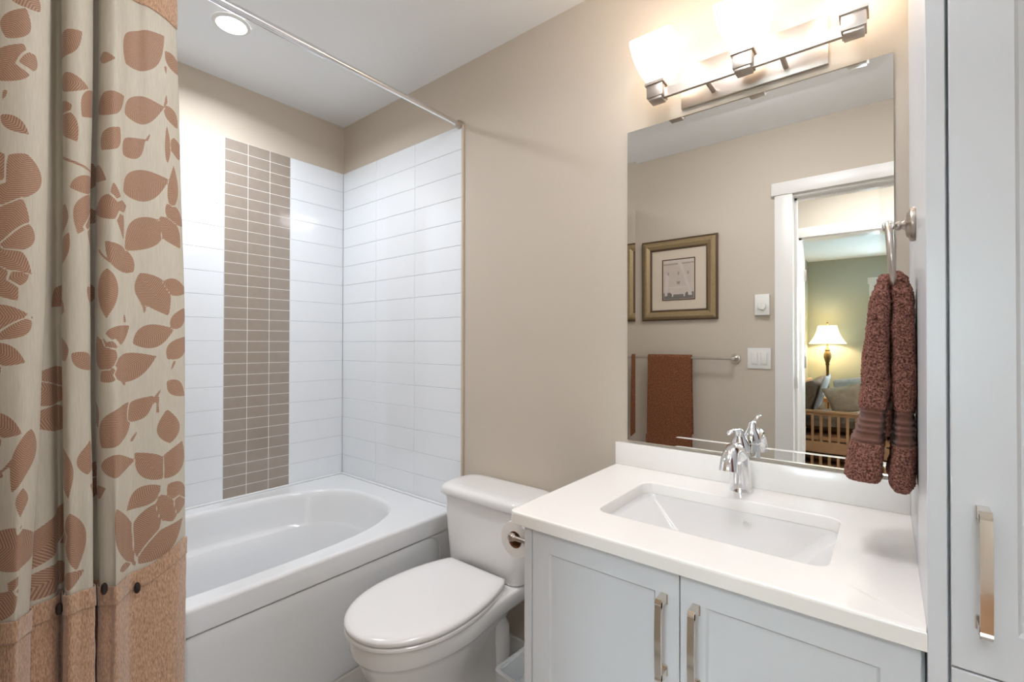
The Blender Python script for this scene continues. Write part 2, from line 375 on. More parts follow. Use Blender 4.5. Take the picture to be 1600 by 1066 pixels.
# ================================================================ shower rod and curtain
rod = thing('shower_curtain_rod','polished steel shower curtain rod spanning the tub below the ceiling','curtain rod',(.905,-.75,2.165))
MB().tube([(.905,-1.47,2.165),(.905,-.62,2.165)],.0125,20).build('outer_tube','steel',rod)
MB().tube([(.905,-.625,2.165),(.905,-.03,2.165)],.0098,20).build('inner_tube','steel',rod)
for s, y in ((-1,-.0),(1,YB)):
    MB().lathe([(.016,0),(.018,s*.004),(.018,s*.014),(.0125,s*.03),(.0125,s*.034)],(.905,y+s*.0005,2.165),'y',24).build('end_cap','nickel',rod)
CP_MID=[(.928,-1.001),(.942,-1.03),(.948,-1.07),(.946,-1.105),(.952,-1.125),(.966,-1.14),(.970,-1.155),(.955,-1.168),(.925,-1.173),(.905,-1.165),
(.902,-1.18),(.91,-1.190),(.94,-1.184),(.962,-1.190),(.970,-1.206),(.963,-1.222),(.942,-1.228),(.916,-1.224),(.906,-1.232),(.918,-1.242),
(.930,-1.254),(.926,-1.268),(.912,-1.274),(.915,-1.266),(.955,-1.258),(.985,-1.259),(1.0,-1.275),(1.003,-1.30),(.99,-1.33),(.955,-1.345),
(.925,-1.35),(.92,-1.368),(.95,-1.378),(.98,-1.395),(.978,-1.425),(.94,-1.44),(.915,-1.455),(.94,-1.472)]
def offs(i,z):
    # sideways drift of each control point with height
    lo=max(0.0,min(1.0,(1.3-z)/.65)); hi=max(0.0,min(1.0,(z-1.3)/.7))
    x,y=CP_MID[i]
    dy=0
    if i<=2: dy=-.022*hi*(1-i/6)+.004*lo
    if 6<=i<=12: dy=.010*lo+.002*hi
    if 13<=i<=19: dy=.008*lo-.004*hi
    if 20<=i<=26: dy=-.018*lo+.004*hi
    dx=.010*lo*math.sin(i*1.7)
    return x+dx,y+dy
def section(z,n):
    P=[offs(i,z) for i in range(len(CP_MID))]
    P=[(2*P[0][0]-P[1][0],2*P[0][1]-P[1][1])]+P+[(2*P[-1][0]-P[-2][0],2*P[-1][1]-P[-2][1])]
    out=[]
    m=len(P)-3
    for k in range(n):
        s=k/(n-1)*m; i=min(int(s),m-1); t=s-i
        p0,p1,p2,p3=P[i:i+4]
        c=[]
        for a in (0,1):
            c.append(.5*(2*p1[a]+(p2[a]-p0[a])*t+(2*p0[a]-5*p1[a]+4*p2[a]-p3[a])*t*t+(3*p1[a]-p0[a]-3*p2[a]+p3[a])*t**3))
        out.append(tuple(c))
    return out
def arclen(sec):
    u=[0]
    for a,b in zip(sec,sec[1:]): u.append(u[-1]+math.hypot(a[0]-b[0],a[1]-b[1]))
    return u
LEAVES=[(0.641,1.74,0.611,1.812,0.042),(0.629,1.824,0.608,1.884,0.028),(0.656,1.596,0.618,1.524,0.043),(0.641,1.428,0.611,1.512,0.041),(0.645,1.428,0.66,1.5,0.034),(0.645,1.416,0.606,1.38,0.042),(0.648,1.404,0.679,1.404,0.04),(0.656,1.38,0.616,1.32,0.042),(0.664,1.284,0.606,1.284,0.045),(0.656,1.884,0.648,1.836,0.015),(0.66,1.788,0.648,1.752,0.015),(0.635,1.668,0.603,1.644,0.024),(0.606,1.596,0.636,1.503,0.055),(0.385,1.728,0.346,1.668,0.038),(0.371,1.524,0.401,1.46,0.039),(0.601,1.464,0.631,1.418,0.044),(0.392,1.404,0.359,1.464,0.03),(0.601,1.368,0.631,1.355,0.029),(0.389,1.356,0.419,1.328,0.039),(0.598,1.284,0.628,1.251,0.036),(0.593,1.896,0.623,1.923,0.037),(0.385,1.788,0.342,1.788,0.038),(0.389,1.848,0.342,1.896,0.046),(0.598,1.8,0.628,1.767,0.037),(0.185,1.668,0.169,1.692,0.039),(0.171,1.392,0.171,1.296,0.033),(0.2,1.752,0.151,1.788,0.047),(0.2,1.872,0.169,1.872,0.024),(0.126,1.884,0.051,1.968,0.079),(0.128,1.764,0.06,1.8,0.058),(0.13,1.584,0.041,1.632,0.058),(0.135,1.548,0.165,1.54,0.05),(0.16,1.584,0.137,1.476,0.019),(0.029,1.572,0.021,1.668,0.021),(0.06,1.524,0.126,1.452,0.062),(0.051,1.536,0.011,1.476,0.04),(0.117,1.404,0.147,1.433,0.049),(0.095,1.392,0.046,1.308,0.052),(0.051,1.38,0.004,1.368,0.038),(0.033,1.812,0.011,1.776,0.03),(0.018,1.74,0.011,1.716,0.03),(0.037,1.68,0.037,1.764,0.01),(0.171,1.236,0.123,1.272,0.032),(0.106,1.236,0.051,1.26,0.05),(0.135,1.668,0.099,1.704,0.041),(0.033,1.272,0.004,1.32,0.025),(0.037,1.572,0.007,1.536,0.035),(0.033,1.944,0.004,1.92,0.035),(0.167,1.176,0.197,1.242,0.049),(0.158,1.164,0.074,1.2,0.049),(0.18,1.008,0.123,1.092,0.053),(0.119,1.056,0.078,1.104,0.041),(0.041,0.996,0.046,1.068,0.045),(0.041,1.14,0.004,1.104,0.03),(0.055,0.912,0.102,0.972,0.05),(0.051,0.912,0.011,0.984,0.048),(0.065,0.888,0.114,0.852,0.042),(0.041,0.888,0.004,0.852,0.039),(0.037,0.804,0.06,0.864,0.043),(0.025,0.816,0.021,0.84,0.035),(0.147,0.852,0.106,0.72,0.035),(0.074,0.84,0.102,0.732,0.037),(0.091,0.72,0.014,0.792,0.041),(0.135,0.72,0.109,0.72,0.016),(0.041,1.2,0.0,1.248,0.035),(0.656,1.224,0.608,1.2,0.038),(0.664,1.212,0.645,1.152,0.034),(0.668,1.092,0.645,1.08,0.044),(0.641,1.032,0.671,1.103,0.025),(0.645,0.96,0.675,0.928,0.028),(0.66,0.852,0.613,0.84,0.075),(0.66,0.708,0.606,0.78,0.041),(0.616,0.852,0.608,0.864,0.021),(0.481,1.14,0.396,1.128,0.059),(0.587,1.056,0.617,0.954,0.032),(0.468,0.768,0.398,0.888,0.039),(0.611,0.864,0.641,0.819,0.034),(0.474,0.72,0.389,0.744,0.044),(0.598,0.948,0.603,0.9,0.021),(0.601,0.756,0.631,0.762,0.028),(0.495,1.152,0.525,1.12,0.014),(0.392,1.152,0.422,1.155,0.051),(0.394,1.068,0.424,1.071,0.051),(0.387,1.008,0.363,0.912,0.038),(0.295,0.876,0.221,0.924,0.032),(0.357,0.864,0.346,0.756,0.038),(0.383,0.72,0.359,0.732,0.033),(0.367,1.2,0.397,1.249,0.031),(0.183,1.152,0.169,1.164,0.031),(0.183,0.96,0.163,0.96,0.047),(0.177,1.224,0.165,1.236,0.031)]
STEMS=[(0.664,1.572,0.632,1.716),(0.037,1.908,0.037,1.824),(0.037,1.824,0.082,1.716),(0.135,1.416,0.091,1.32),(0.091,1.32,0.086,1.236),(0.192,1.44,0.149,1.404),(0.142,1.452,0.13,1.284),(0.385,1.632,0.276,1.608),(0.66,0.96,0.618,1.008),(0.029,1.188,0.069,1.104),(0.069,1.104,0.112,1.008),(0.18,1.2,0.13,1.14),(0.065,1.104,0.065,1.068)]
cur = thing('shower_curtain','beige shower curtain with copper leaf pattern and copper chenille hem, gathered at left','shower curtain',(.94,-1.25,.1))
NU = 340
def cloth(name, m, ztop, zbot, rows, grow=0., leaf=False, par=cur, wob=0):
    SEC = {}
    zs = []
    me = bpy.data.meshes.new(name); vs = []; sd = []; ph = []
    Umid = arclen(section(1.3, NU))
    for k in range(rows+1):
        for i in range(NU):
            pass
    U0 = [min(ztop(u) - (ztop(u)-zbot(u))*k/rows for u in (0,)) for k in range(rows+1)]
    for k in range(rows+1):
        cache = {}
        for i in range(NU):
            u = Umid[i]; z = ztop(u)+(zbot(u)-ztop(u))*k/rows
            zi = round(z/.02); 
            if zi not in SEC: SEC[zi] = section(zi*.02, NU)
            if zi+1 not in SEC: SEC[zi+1] = section((zi+1)*.02, NU)
            if zi-1 not in SEC: SEC[zi-1] = section((zi-1)*.02, NU)
            zf = z/.02; z0 = math.floor(zf); t = zf-z0
            a = SEC[z0][i] if z0 in SEC else section(z0*.02, NU)[i]; b = SEC[z0+1][i] if z0+1 in SEC else section((z0+1)*.02, NU)[i]
            x, y = a[0]*(1-t)+b[0]*t, a[1]*(1-t)+b[1]*t
            s = SEC[zi]; i0, i1 = max(0,i-1), min(NU-1,i+1)
            tx, ty = s[i1][0]-s[i0][0], s[i1][1]-s[i0][1]; L = math.hypot(tx,ty) or 1
            nx, ny = -ty/L, tx/L      # outward
            if nx*1 < 0 and i < 3: nx, ny = -nx, -ny
            g = grow + .0022*noise.noise(Vector((u*9, z*3.5, 1.0))) + (wob*noise.noise(Vector((u*40, z*26, 4.0))) if wob else 0)
            vs.append((x+nx*g-.94, y+ny*g+1.25, z-.1))
            if leaf:
                best = 1.; bp = 0.; sec = 1.
                for (u0,z0_,u1,z1_,wd_) in LN[int((z)*12)]:
                    ex, ez = u1-u0, z1_-z0_; LL = math.hypot(ex,ez)
                    px, pz = u-u0, z-z0_; tt = (px*ex+pz*ez)/LL/LL; ss = (px*ez-pz*ex)/LL
                    if -.15 < tt < 1.15:
                        tc = max(0.,min(1.,tt)); hw = min(wd_*.56,LL*.31)*max(0.,math.sin(PI*tc**.80))**.95
                        dd = abs(ss+.012*LL*8*tc*(1-tc)*math.sin(u0*40))-hw
                        if tt < 0: dd = max(dd, -tt*LL)
                        if tt > 1: dd = max(dd, (tt-1)*LL)
                    else: dd = .05
                    if dd < best: sec = best; best = dd; bp = tt*LL+abs(ss)*.55
                    elif dd < sec: sec = dd
                if best < 0: best = max(best, .0014-(sec-best)*.5)
                for (u0,z0_,u1,z1_) in STEMS:
                    ex, ez = u1-u0, z1_-z0_; L2 = ex*ex+ez*ez
                    px, pz = u-u0, z-z0_; tt = max(0.,min(1.,(px*ex+pz*ez)/L2))
                    cx, cz = px-tt*ex, pz-tt*ez+.10*math.sqrt(L2)*4*tt*(1-tt)*.5
                    dd = math.hypot(cx,cz)-.0032
                    if dd < best: best = dd; bp = z
                sd.append(best); ph.append(bp)
    fs = [(k*NU+i, k*NU+i+1, (k+1)*NU+i+1, (k+1)*NU+i) for k in range(rows) for i in range(NU-1)]
    me.from_pydata(vs, [], fs)
    if leaf:
        a = me.attributes.new('sd','FLOAT','POINT'); a.data.foreach_set('value', sd)
        a = me.attributes.new('ph','FLOAT','POINT'); a.data.foreach_set('value', ph)
    me.materials.append(M[m]); me.shade_smooth()
    o = bpy.data.objects.new(name, me); COL.objects.link(o); o.parent = par; ORG[o.name] = ORG[par.name]
    so = o.modifiers.new('thick','SOLIDIFY'); so.thickness = .0016; so.offset = -1
    return o
# the leaves also grow where the folds hide or the frame cuts the cloth
LEAVES = [((a,b,c+(c-a)*k,d_+(d_-b)*k,w_) if (k := max(0., 1.55*w_/max(.01,math.hypot(c-a,d_-b))-1)) > 0 else (a,b,c,d_,w_)) for a,b,c,d_,w_ in LEAVES]
LEAVES = [(a-(c-a)*.08, b-(d_-b)*.08, c+(c-a)*.08, d_+(d_-b)*.08, w_*1.22) for a,b,c,d_,w_ in LEAVES]
rnd = random.Random(11)
for k in range(60):
    u = rnd.uniform(.68,.95) if k < 40 else rnd.uniform(.22,.37); z = rnd.uniform(.72,2.0); a = rnd.uniform(0,2*PI); l = rnd.uniform(.06,.1)
    LEAVES.append((u, z, u+l*math.cos(a)*.8, z+l*math.sin(a), rnd.uniform(.03,.045)))
LN = {}
for k in range(0, 30):
    z0, z1 = k/12-.06, (k+1)/12+.06
    LN[k] = [l for l in LEAVES if max(l[1],l[3]) > z0 and min(l[1],l[3]) < z1]
seam = lambda u: .688 + .050*sm(.10,.0,u) + .006*math.sin(u*23) + .012*sm(.60,.75,u)
topm = lambda u: 2.035 - .012*sm(.08,.0,u)
cloth('leaf_panel','brocade', topm, seam, 460, 0, True)
cloth('hem_band','chenille', lambda u: seam(u)+.004, lambda u: .10, 150, .0022, wob=.0012)
cloth('hem_band_header','chenille', lambda u: seam(u)+.008, lambda u: seam(u)-.034, 12, .0045, wob=.0012)
cloth('top_band','chenille', lambda u: 2.135, lambda u: topm(u)-.002, 24, .0022, wob=.0008)
Um = arclen(section(1.3, NU))
for i_, (u, z) in enumerate(((.657,.672),(.383,.672),(.213,.650),(.176,.690),(.0986,.662))):
    i = min(range(NU), key=lambda q: abs(Um[q]-u)); s = section(z, NU)
    x, y = s[i]; tx, ty = s[i+1][0]-s[i-1][0], s[i+1][1]-s[i-1][1]; L = math.hypot(tx,ty); nx, ny = -ty/L, tx/L
    m = MB(); c0 = Vector((x+nx*.009, y+ny*.009, z))
    m.tube([c0+Vector((0,0,d_)) for d_ in (-.013,-.011,-.005,.005,.011,.013)], [.001,.004,.0062,.0062,.004,.001], 12)
    m.build('toggle','button',cur)
# ================================================================ downlight over the tub
dl = thing('downlight','round lit recessed downlight in the ceiling above the tub','ceiling light',(.427,-.718,H))
MB().lathe([(.062,-.0005),(.062,-.004),(.055,-.008),(.050,-.008),(.048,-.003)],(.427,-.718,H),'z',48,False,False).build('trim_ring','white',dl)
MB().lathe([(.049,-.0015),(.049,-.003)],(.427,-.718,H),'z',48).build('lens','led',dl)
dl = thing('downlight','added unseen fill downlight in the ceiling between the tall cabinet and the doorway','ceiling light',(2.78,-1.22,H))  # added fixture for the corner fill, never in view
MB().lathe([(.075,-.0005),(.075,-.004),(.068,-.010),(.064,-.010),(.062,-.003)],(2.78,-1.22,H),'z',48,False,False).build('trim_ring','white',dl)
MB().lathe([(.062,-.0015),(.062,-.003)],(2.78,-1.22,H),'z',48).build('lens','led',dl)
# ================================================================ toilet
TC = 1.197
to = thing('toilet','white two-piece toilet with closed lid beside the bathtub','toilet',(TC,-.35,0))
def egg(yf, yc, yb, hw, nf=2.15, nb=2.0, bclip=None, n=72, cx=TC):
    r = []
    for i in range(n):
        a = 2*PI*i/n; ca, sa = math.cos(a), math.sin(a)
        if sa < 0: e, b = nf, yc-yf
        else: e, b = nb, yb-yc
        x = hw*math.copysign(abs(ca)**(2/e), ca); y = yc + b*math.copysign(abs(sa)**(2/e), sa)
        if bclip is not None and y > bclip: y = bclip
        r.append((cx+x, y))
    return r
def R3(q, z): return [(x,y,z) for x,y in q]
m = MB()
def bowl(yf, yb, hw, waist, z, back=None):
    q = egg(yf, -.40, yb, hw, 2.15, 4.2)
    out = []
    for x, y in q:
        if y > -.40:
            t = (y+.40)/(yb+.40); k = 1 - waist*math.sin(PI*min(1,t*1.25))**2*.9 if t < .8 else 1
            if back: k *= 1+(back/hw-1)*sm(.0,1,t)
            x = TC+(x-TC)*k
        out.append((x,y,z))
    return out
m.loft([bowl(-.50,-.15,.09,0,.424), bowl(-.66,-.03,.165,.06,.424,.168), bowl(-.672,-.025,.172,.06,.422,.175), bowl(-.678,-.022,.176,.06,.414,.178), bowl(-.676,-.022,.175,.07,.372,.17),
  bowl(-.672,-.03,.171,.1,.364,.16), bowl(-.664,-.03,.166,.1,.360,.15), bowl(-.658,-.06,.162,.12,.345,.13), bowl(-.640,-.10,.148,.14,.30,.10), bowl(-.60,-.13,.125,.1,.24,.10), bowl(-.555,-.12,.108,.05,.17,.10), bowl(-.535,-.10,.104,0,.10,.105), bowl(-.545,-.08,.112,0,.03,.115), bowl(-.55,-.075,.116,0,.0,.118)], True, True, True)
m.build('bowl','porcelain',to,smooth=60)
for s in (-1,1):
    m = MB(); m.tube([(TC+s*.060,-.26,.37),(TC+s*.068,-.22,.33),(TC+s*.074,-.19,.27),(TC+s*.072,-.18,.20),(TC+s*.068,-.18,.12),(TC+s*.065,-.185,.01)],[.03,.042,.046,.044,.042,.042],20)
    m.build('trapway','porcelain',to)
    MB().lathe([(.016,.002),(.016,.012),(.012,.02),(.004,.024)],(TC+s*.125,-.30,0),'z',16).build('bolt_cap','porcelain',to)
LC = dict(yc=-.44)
def lidr(off, z, bc=-.205, hw=.181): return R3([(x, y) for x, y in egg(-.690-off,-.45,-.10+off,hw+off,2.1,2.0,bc+off)], z)
m = MB(); m.loft([lidr(-.06,.4245,-.215),lidr(-.004,.4245,-.215),lidr(0,.427,-.215),lidr(0,.434,-.215),lidr(-.004,.437,-.215),lidr(-.06,.437,-.215)],True,True,True); m.build('seat','seatplastic',to)
m = MB(); m.loft([lidr(-.06,.439),lidr(-.003,.439),lidr(.0,.441),lidr(.001,.449),lidr(-.002,.454),lidr(-.010,.4575),lidr(-.024,.4595),lidr(-.05,.461),lidr(-.09,.462)],True,True,True); m.build('lid','seatplastic',to,smooth=60)
for s in (-1,1):
    B('hinge','seatplastic',to, TC+s*.075-.018,TC+s*.075+.018,-.222,-.200,.424,.448,.005,2)
m = MB(); m.loft([R3(rrect(TC,-.107,.165,.080,.035),.425),R3(rrect(TC,-.107,.172,.085,.04),.432),R3(rrect(TC,-.106,.188,.09,.045),.55),R3(rrect(TC,-.105,.197,.095,.05),.674)],True,True,True)
m.build('tank','porcelain',to)
m = MB()
def tl(i,z): return R3(rrect(TC,-.109,.213-i,.104-i,.055,10),z)
m.loft([tl(.012,.6745),tl(.003,.6755),tl(0,.679),tl(0,.694),tl(.003,.702),tl(.010,.7085),tl(.022,.7115),tl(.045,.7127)],True,True,True)
m.build('tank_lid','porcelain',to,smooth=60)
# ================================================================ vanity
va = thing('vanity_cabinet','white shaker vanity cabinet with two doors under the sink','cabinet',(2.02,-.28,0))
VX0, VX1 = 1.668, 2.3515
m = MB(); m.box(VX0,VX0+.0205,-.552,-.0005,0.0,.8215,.0008,1); m.box(VX1-.0016,VX1,-.53,-.0005,0,.8215); m.box(VX0+.0205,VX1-.0016,-.528,-.510,.09,.8215); m.box(VX0+.0205,VX1-.0016,-.47,-.455,0,.09)
m.build('body','cabinet',va)
def shaker(name, x0,x1,z0,z1, yf, th, st, par, bev=.0012):
    # frame and recessed panel as one door mesh
    m = MB(); P = lambda i, y: [(x0+i,y,z0+i),(x1-i,y,z0+i),(x1-i,y,z1-i),(x0+i,y,z1-i)]
    m.loft([P(0,yf+th),P(0,yf+bev),P(bev,yf),P(st-.0005,yf),P(st+.002,yf+.0045),P(st+.004,yf+.006),P(st+.02,yf+.006)],True,True,True)
    return m.build(name,'cabinet',par,smooth=30)
def pull(par, x, z0, z1, yf):
    # squared bow pull: two wedge feet, a flat bar standing clear of the door
    m = MB(); w = .0058
    for a, s in ((z1,-1),(z0,1)):
        m.box(x-w-.001,x+w+.001,yf-.004,yf,min(a,a+s*.018),max(a,a+s*.018),.0008,1)
        q = [(yf-.003,a),(yf-.003,a+s*.014),(yf-.022,a+s*.013),(yf-.030,a+s*.016),(yf-.033,a+s*.006),(yf-.028,a)]
        m.loft([[(x-w,y,z) for y,z in q],[(x+w,y,z) for y,z in q]],True,True,True)
    n = 12; top = []; bot = []
    for i in range(n+1):
        t = i/n; z = z0+.004+(z1-z0-.008)*t; y = yf-.0315-.0035*math.sin(PI*t)
        top.append((y,z)); bot.append((y+.006,z))
    q = top+bot[::-1]; m.loft([[(x-w,y,z) for y,z in q],[(x+w,y,z) for y,z in q]],True,True,True)
    return m.build('handle','polnickel',par)
d1 = shaker('door', 1.6905,2.0185,.10,.8185,-.552,.020,.0445,va); pull(d1,1.992,.628,.776,-.552)
d2 = shaker('door', 2.0205,2.3470,.10,.8185,-.552,.020,.0445,va); pull(d2,2.0495,.628,.776,-.552)
# countertop with the sink cut out
ct = thing('countertop','white quartz countertop with a rectangular sink cutout','countertop',(1.99,-.28,.822))
CX0, CX1, CY0, CY1 = 1.6304, 2.3525, -.5645, -.001
SX, SY, SHX, SHY = 2.010, -.292, .2225, .1430
hc = (SX,SY)
def outr(i):
    r = .018; pts = [(CX0+i,CY1)]
    for k in range(9):
        a = PI+PI/2*k/8; pts.append((CX0+r+(r-i)*math.cos(a), CY0+r+(r-i)*math.sin(a)))
    return pts+[(CX1,CY0+i),(CX1,CY1)]
hole = lambda g: rrect(SX,SY,SHX+g,SHY+g,.028+g,8)
A2 = angs(hc,[outr(0),hole(0)],60)
OP = lambda poly, z: [(x,y,z) for x,y in (ray_poly(poly,hc,a) for a in A2)]
m = MB(); m.loft([OP(hole(.0),.822),OP(outr(.0015),.822),OP(outr(0),.8235),OP(outr(0),.826),OP(outr(0),.8445),OP(outr(0),.847),OP(outr(.001),.8492),OP(outr(.003),.85),OP(outr(.008),.85),OP(hole(.008),.85),OP(hole(.002),.85),OP(hole(.0006),.8494),OP(hole(0),.848),OP(hole(.0),.822)])
bmesh.ops.remove_doubles(m.bm, verts=m.bm.verts[:], dist=1e-6)
m.build('worktop','quartz',ct)
B('backsplash','quartz',ct, CX0,CX1,-.0205,-.0005,.8502,.9195,.0012,2)
sk = thing('sink','white rectangular undermount sink basin set in the countertop','sink',(SX,SY,.69))
m = MB(); rr = lambda dx,dyf,dyb,r,z: [(x,y,z) for x,y in rrect(SX,SY+(dyf-dyb)/2,SHX-dx,SHY-(dyf+dyb)/2,r,8)]
m.loft([rr(-.018,-.018,-.018,.035,.8215),rr(.0,.0,.0,.03,.8215),rr(.001,.001,.001,.03,.815),rr(.006,.004,.002,.03,.808),rr(.03,.012,.006,.032,.785),rr(.065,.026,.014,.036,.745),rr(.085,.035,.024,.04,.722),rr(.10,.048,.038,.045,.708),rr(.12,.065,.055,.045,.702),rr(.19,.12,.115,.02,.698)],True,False,True)
m.build('basin','porcelain',sk,smooth=60)
m = MB(); m.lathe([(.0,.002),(.021,.003),(.023,.001),(.023,0)],(SX,SY,.6985),'z',32,False,False); m.build('drain','chrome',sk)
MB().lathe([(.009,-.001),(.009,-.004),(.0065,-.0045),(.006,-.002)],(2.045,SY+SHY-.003,.797),'y',24).build('overflow_ring','porcelain',sk)
# ================================================================ faucet
FX, FY = 2.012, -.070
fa = thing('faucet','polished chrome single-lever faucet behind the sink','faucet',(FX,FY,.85))
def ell(cx, cy, rx, ry, z, n=36): return [(cx+rx*math.cos(2*PI*i/n), cy+ry*math.sin(2*PI*i/n), z) for i in range(n)]
m = MB(); m.loft([ell(FX,FY,.0265,.0265,.8503),ell(FX,FY,.027,.027,.8515),ell(FX,FY,.0265,.0265,.853),ell(FX,FY,.0255,.0255,.88),ell(FX,FY-.001,.0245,.0255,.91),ell(FX,FY-.001,.0235,.0255,.935),ell(FX,FY-.001,.0233,.0250,.953)],True,True,True)
m.build('body','chrome',fa,smooth=60)
m = MB()
pts = [(FX,FY+.004,.925),(FX,FY-.018,.952),(FX,FY-.045,.968),(FX,FY-.075,.971),(FX,FY-.100,.963),(FX,FY-.116,.946),(FX,FY-.121,.926)]
m.tube(pts,[.0205,.0195,.0175,.0165,.0172,.019,.0215],28,True,1.0)
m.build('spout','chrome',fa,smooth=60)
m = MB(); m.loft([ell(FX,FY-.001,.0236,.0252,.9535),ell(FX,FY-.001,.0243,.0258,.956),ell(FX,FY-.001,.0235,.025,.966),ell(FX,FY-.001,.0205,.0215,.978),ell(FX,FY-.003,.0155,.0165,.988),ell(FX,FY-.006,.0115,.0125,.996),ell(FX,FY-.010,.0098,.0108,1.004),ell(FX,FY-.013,.0085,.0095,1.011),ell(FX,FY-.014,.004,.004,1.015)],True,True,True)
m.build('lever_cap','chrome',fa,smooth=60)
MB().tube([(FX,FY-.012,1.002),(FX,FY-.030,1.013),(FX,FY-.060,1.019),(FX,FY-.085,1.022),(FX,FY-.105,1.019),(FX,FY-.115,1.014)],[.0075,.0072,.0065,.0075,.0085,.003],16,True,.45).build('lever','chrome',fa,smooth=60)
MB().lathe([(.0015,0),(.0035,.001),(.0035,.002),(.001,.003)],(FX,FY-.0265,.972),'z',12).build('temperature_dot','button',fa)
# ================================================================ mirror with bevelled rim
mi = thing('mirror','large rectangular frameless mirror with an angled glass rim above the sink','mirror',(1.996,0,.9285))
X0,X1,Z0,Z1 = 1.6659,2.3261,.9285,1.913; bv = .0265; dp = .00088
Q = lambda i, y: [(X0+i,y,Z0+i),(X1-i,y,Z0+i),(X1-i,y,Z1-i),(X0+i,y,Z1-i)]
MB().loft([Q(bv,-.0056),Q(0,-.0056-dp)],True,True,False).build('silvered_glass','mirror',mi,smooth=0)
MB().loft([Q(0,-.0056-dp),Q(0,-.0005)],True,False,True).build('glass_edge','mirrorback',mi,smooth=0)
# ================================================================ vanity light
vl = thing('vanity_light','brushed nickel bar wall light with three lit frosted square shades above the mirror','wall light',(2.02,0,1.98))
m = MB(); m.box(1.838,2.202,-.011,-.0005,1.933,2.056,.0015,2); m.build('backplate','nickel',vl)
m = MB(); m.box(1.800,2.256,-.0905,-.0795,1.944,1.972,.0008,1); m.build('crossbar','nickel',vl)
for x in (1.93,2.11): MB().tube([(x,-.010,1.957),(x,-.08,1.957)],.0065,16).build('stem','nickel',vl)
for x in (1.795,2.026,2.256):
    y = -.085; a = .0235
    s = MB().box(x-a,x+a,y-a,y+a,1.946,1.982,.002,2).box(x-a+.004,x+a-.004,y-a+.004,y+a-.004,1.939,1.947,.002,2).box(x-a-.004,x+a+.004,y-a-.004,y+a+.004,1.981,1.990,.001,1).build('socket','nickel',vl)
    m = MB(); sq = lambda h, z, r: [(px,py,z) for px,py in rrect(x-.002,y,h,h,r,6)]
    prof = [(.020,1.9905,.004),(.027,2.000,.006),(.037,2.018,.008),(.046,2.040,.009),(.0535,2.065,.010),(.0585,2.090,.010),(.0605,2.108,.010)]
    m.loft([sq(h,z,r) for h,z,r in prof]+[sq(h-.004,z,r-.003) for h,z,r in reversed(prof)],True,True,True)
    m.build('shade','shade',vl,smooth=40)
cl = thing('ceiling_fill_light','added unseen round opal glass fill light on the ceiling above the middle of the room','ceiling light',(1.95,-.72,H))  # added glowing dome, out of view, brightens the whole bathroom
MB().lathe([(.10,-.0005),(.10,-.02),(.16,-.025),(.165,-.035)],(1.95,-.72,H),'z',48,True,False).build('canopy','nickel',cl)
MB().lathe([(.160,-.036),(.155,-.06),(.135,-.085),(.10,-.103),(.05,-.113),(.0,-.115)],(1.95,-.72,H),'z',48,False,False).build('glass_bowl','dome',cl,smooth=60)
# ================================================================ tall cabinet
tc = thing('tall_cabinet','tall white linen cabinet to the right of the vanity, reaching the ceiling','cabinet',(2.66,-.28,0))
m = MB(); m.box(W,W+.0195,-.565,-.0005,0,2.40,.0008,1); m.box(2.95,2.969,-.565,-.0005,0,2.40); m.box(W+.0195,2.95,-.543,-.53,0,2.40)
m.build('body','cabinet',tc)
d1 = shaker('door', 2.3755,2.948,.8165,2.38,-.565,.021,.0600,tc); pull(d1,2.4045,.874,1.030,-.565)
d2 = shaker('door', 2.3755,2.948,.10,.8140,-.565,.021,.0600,tc); pull(d2,2.4045,.62,.77,-.565)
# ================================================================ towel ring and hand towel
tr = thing('towel_ring','brushed nickel towel ring on the side of the tall cabinet','towel ring',(W,-.285,1.453))
cx, cy, cz = W, -.285, 1.452
MB().lathe([(.030,0),(.031,-.003),(.030,-.007),(.024,-.009),(.021,-.012),(.012,-.014)],(W-.0003,cy,cz),'x',32).build('mounting_plate','nickel',tr)
MB().lathe([(.013,-.012),(.008,-.016),(.0065,-.019),(.0085,-.022),(.0085,-.025),(.005,-.029),(.005,-.034),(.0075,-.037),(.0085,-.042),(.005,-.046)],(W,cy,cz),'x',24).build('post','nickel',tr)
rp = [(W-.038-.0005+.008*(1-math.cos(a))/2, cy+.066*math.sin(a), cz-.062+.066*math.cos(a)) for a in [2*PI*i/48 for i in range(49)]]
MB().tube(rp,.0048,14,False).build('ring','nickel',tr)
MB().lathe([(.0085,-.008),(.0095,-.004),(.0095,.004),(.0085,.008)],(W-.038,cy,cz+.003),'y',20).build('ring_collar','nickel',tr)
ht = thing('hand_towel','plush brown hand towel with ribbed bands, hanging through the towel ring','towel',(2.31,-.285,.97))
def interp(tab, z):
    for (a, b) in zip(tab, tab[1:]):
        if a[0] >= z >= b[0]:
            t = (a[0]-z)/(a[0]-b[0]) ; return [p+(q-p)*t for p, q in zip(a[1:], b[1:])]
    return list((tab[0] if z > tab[0][0] else tab[-1])[1:])
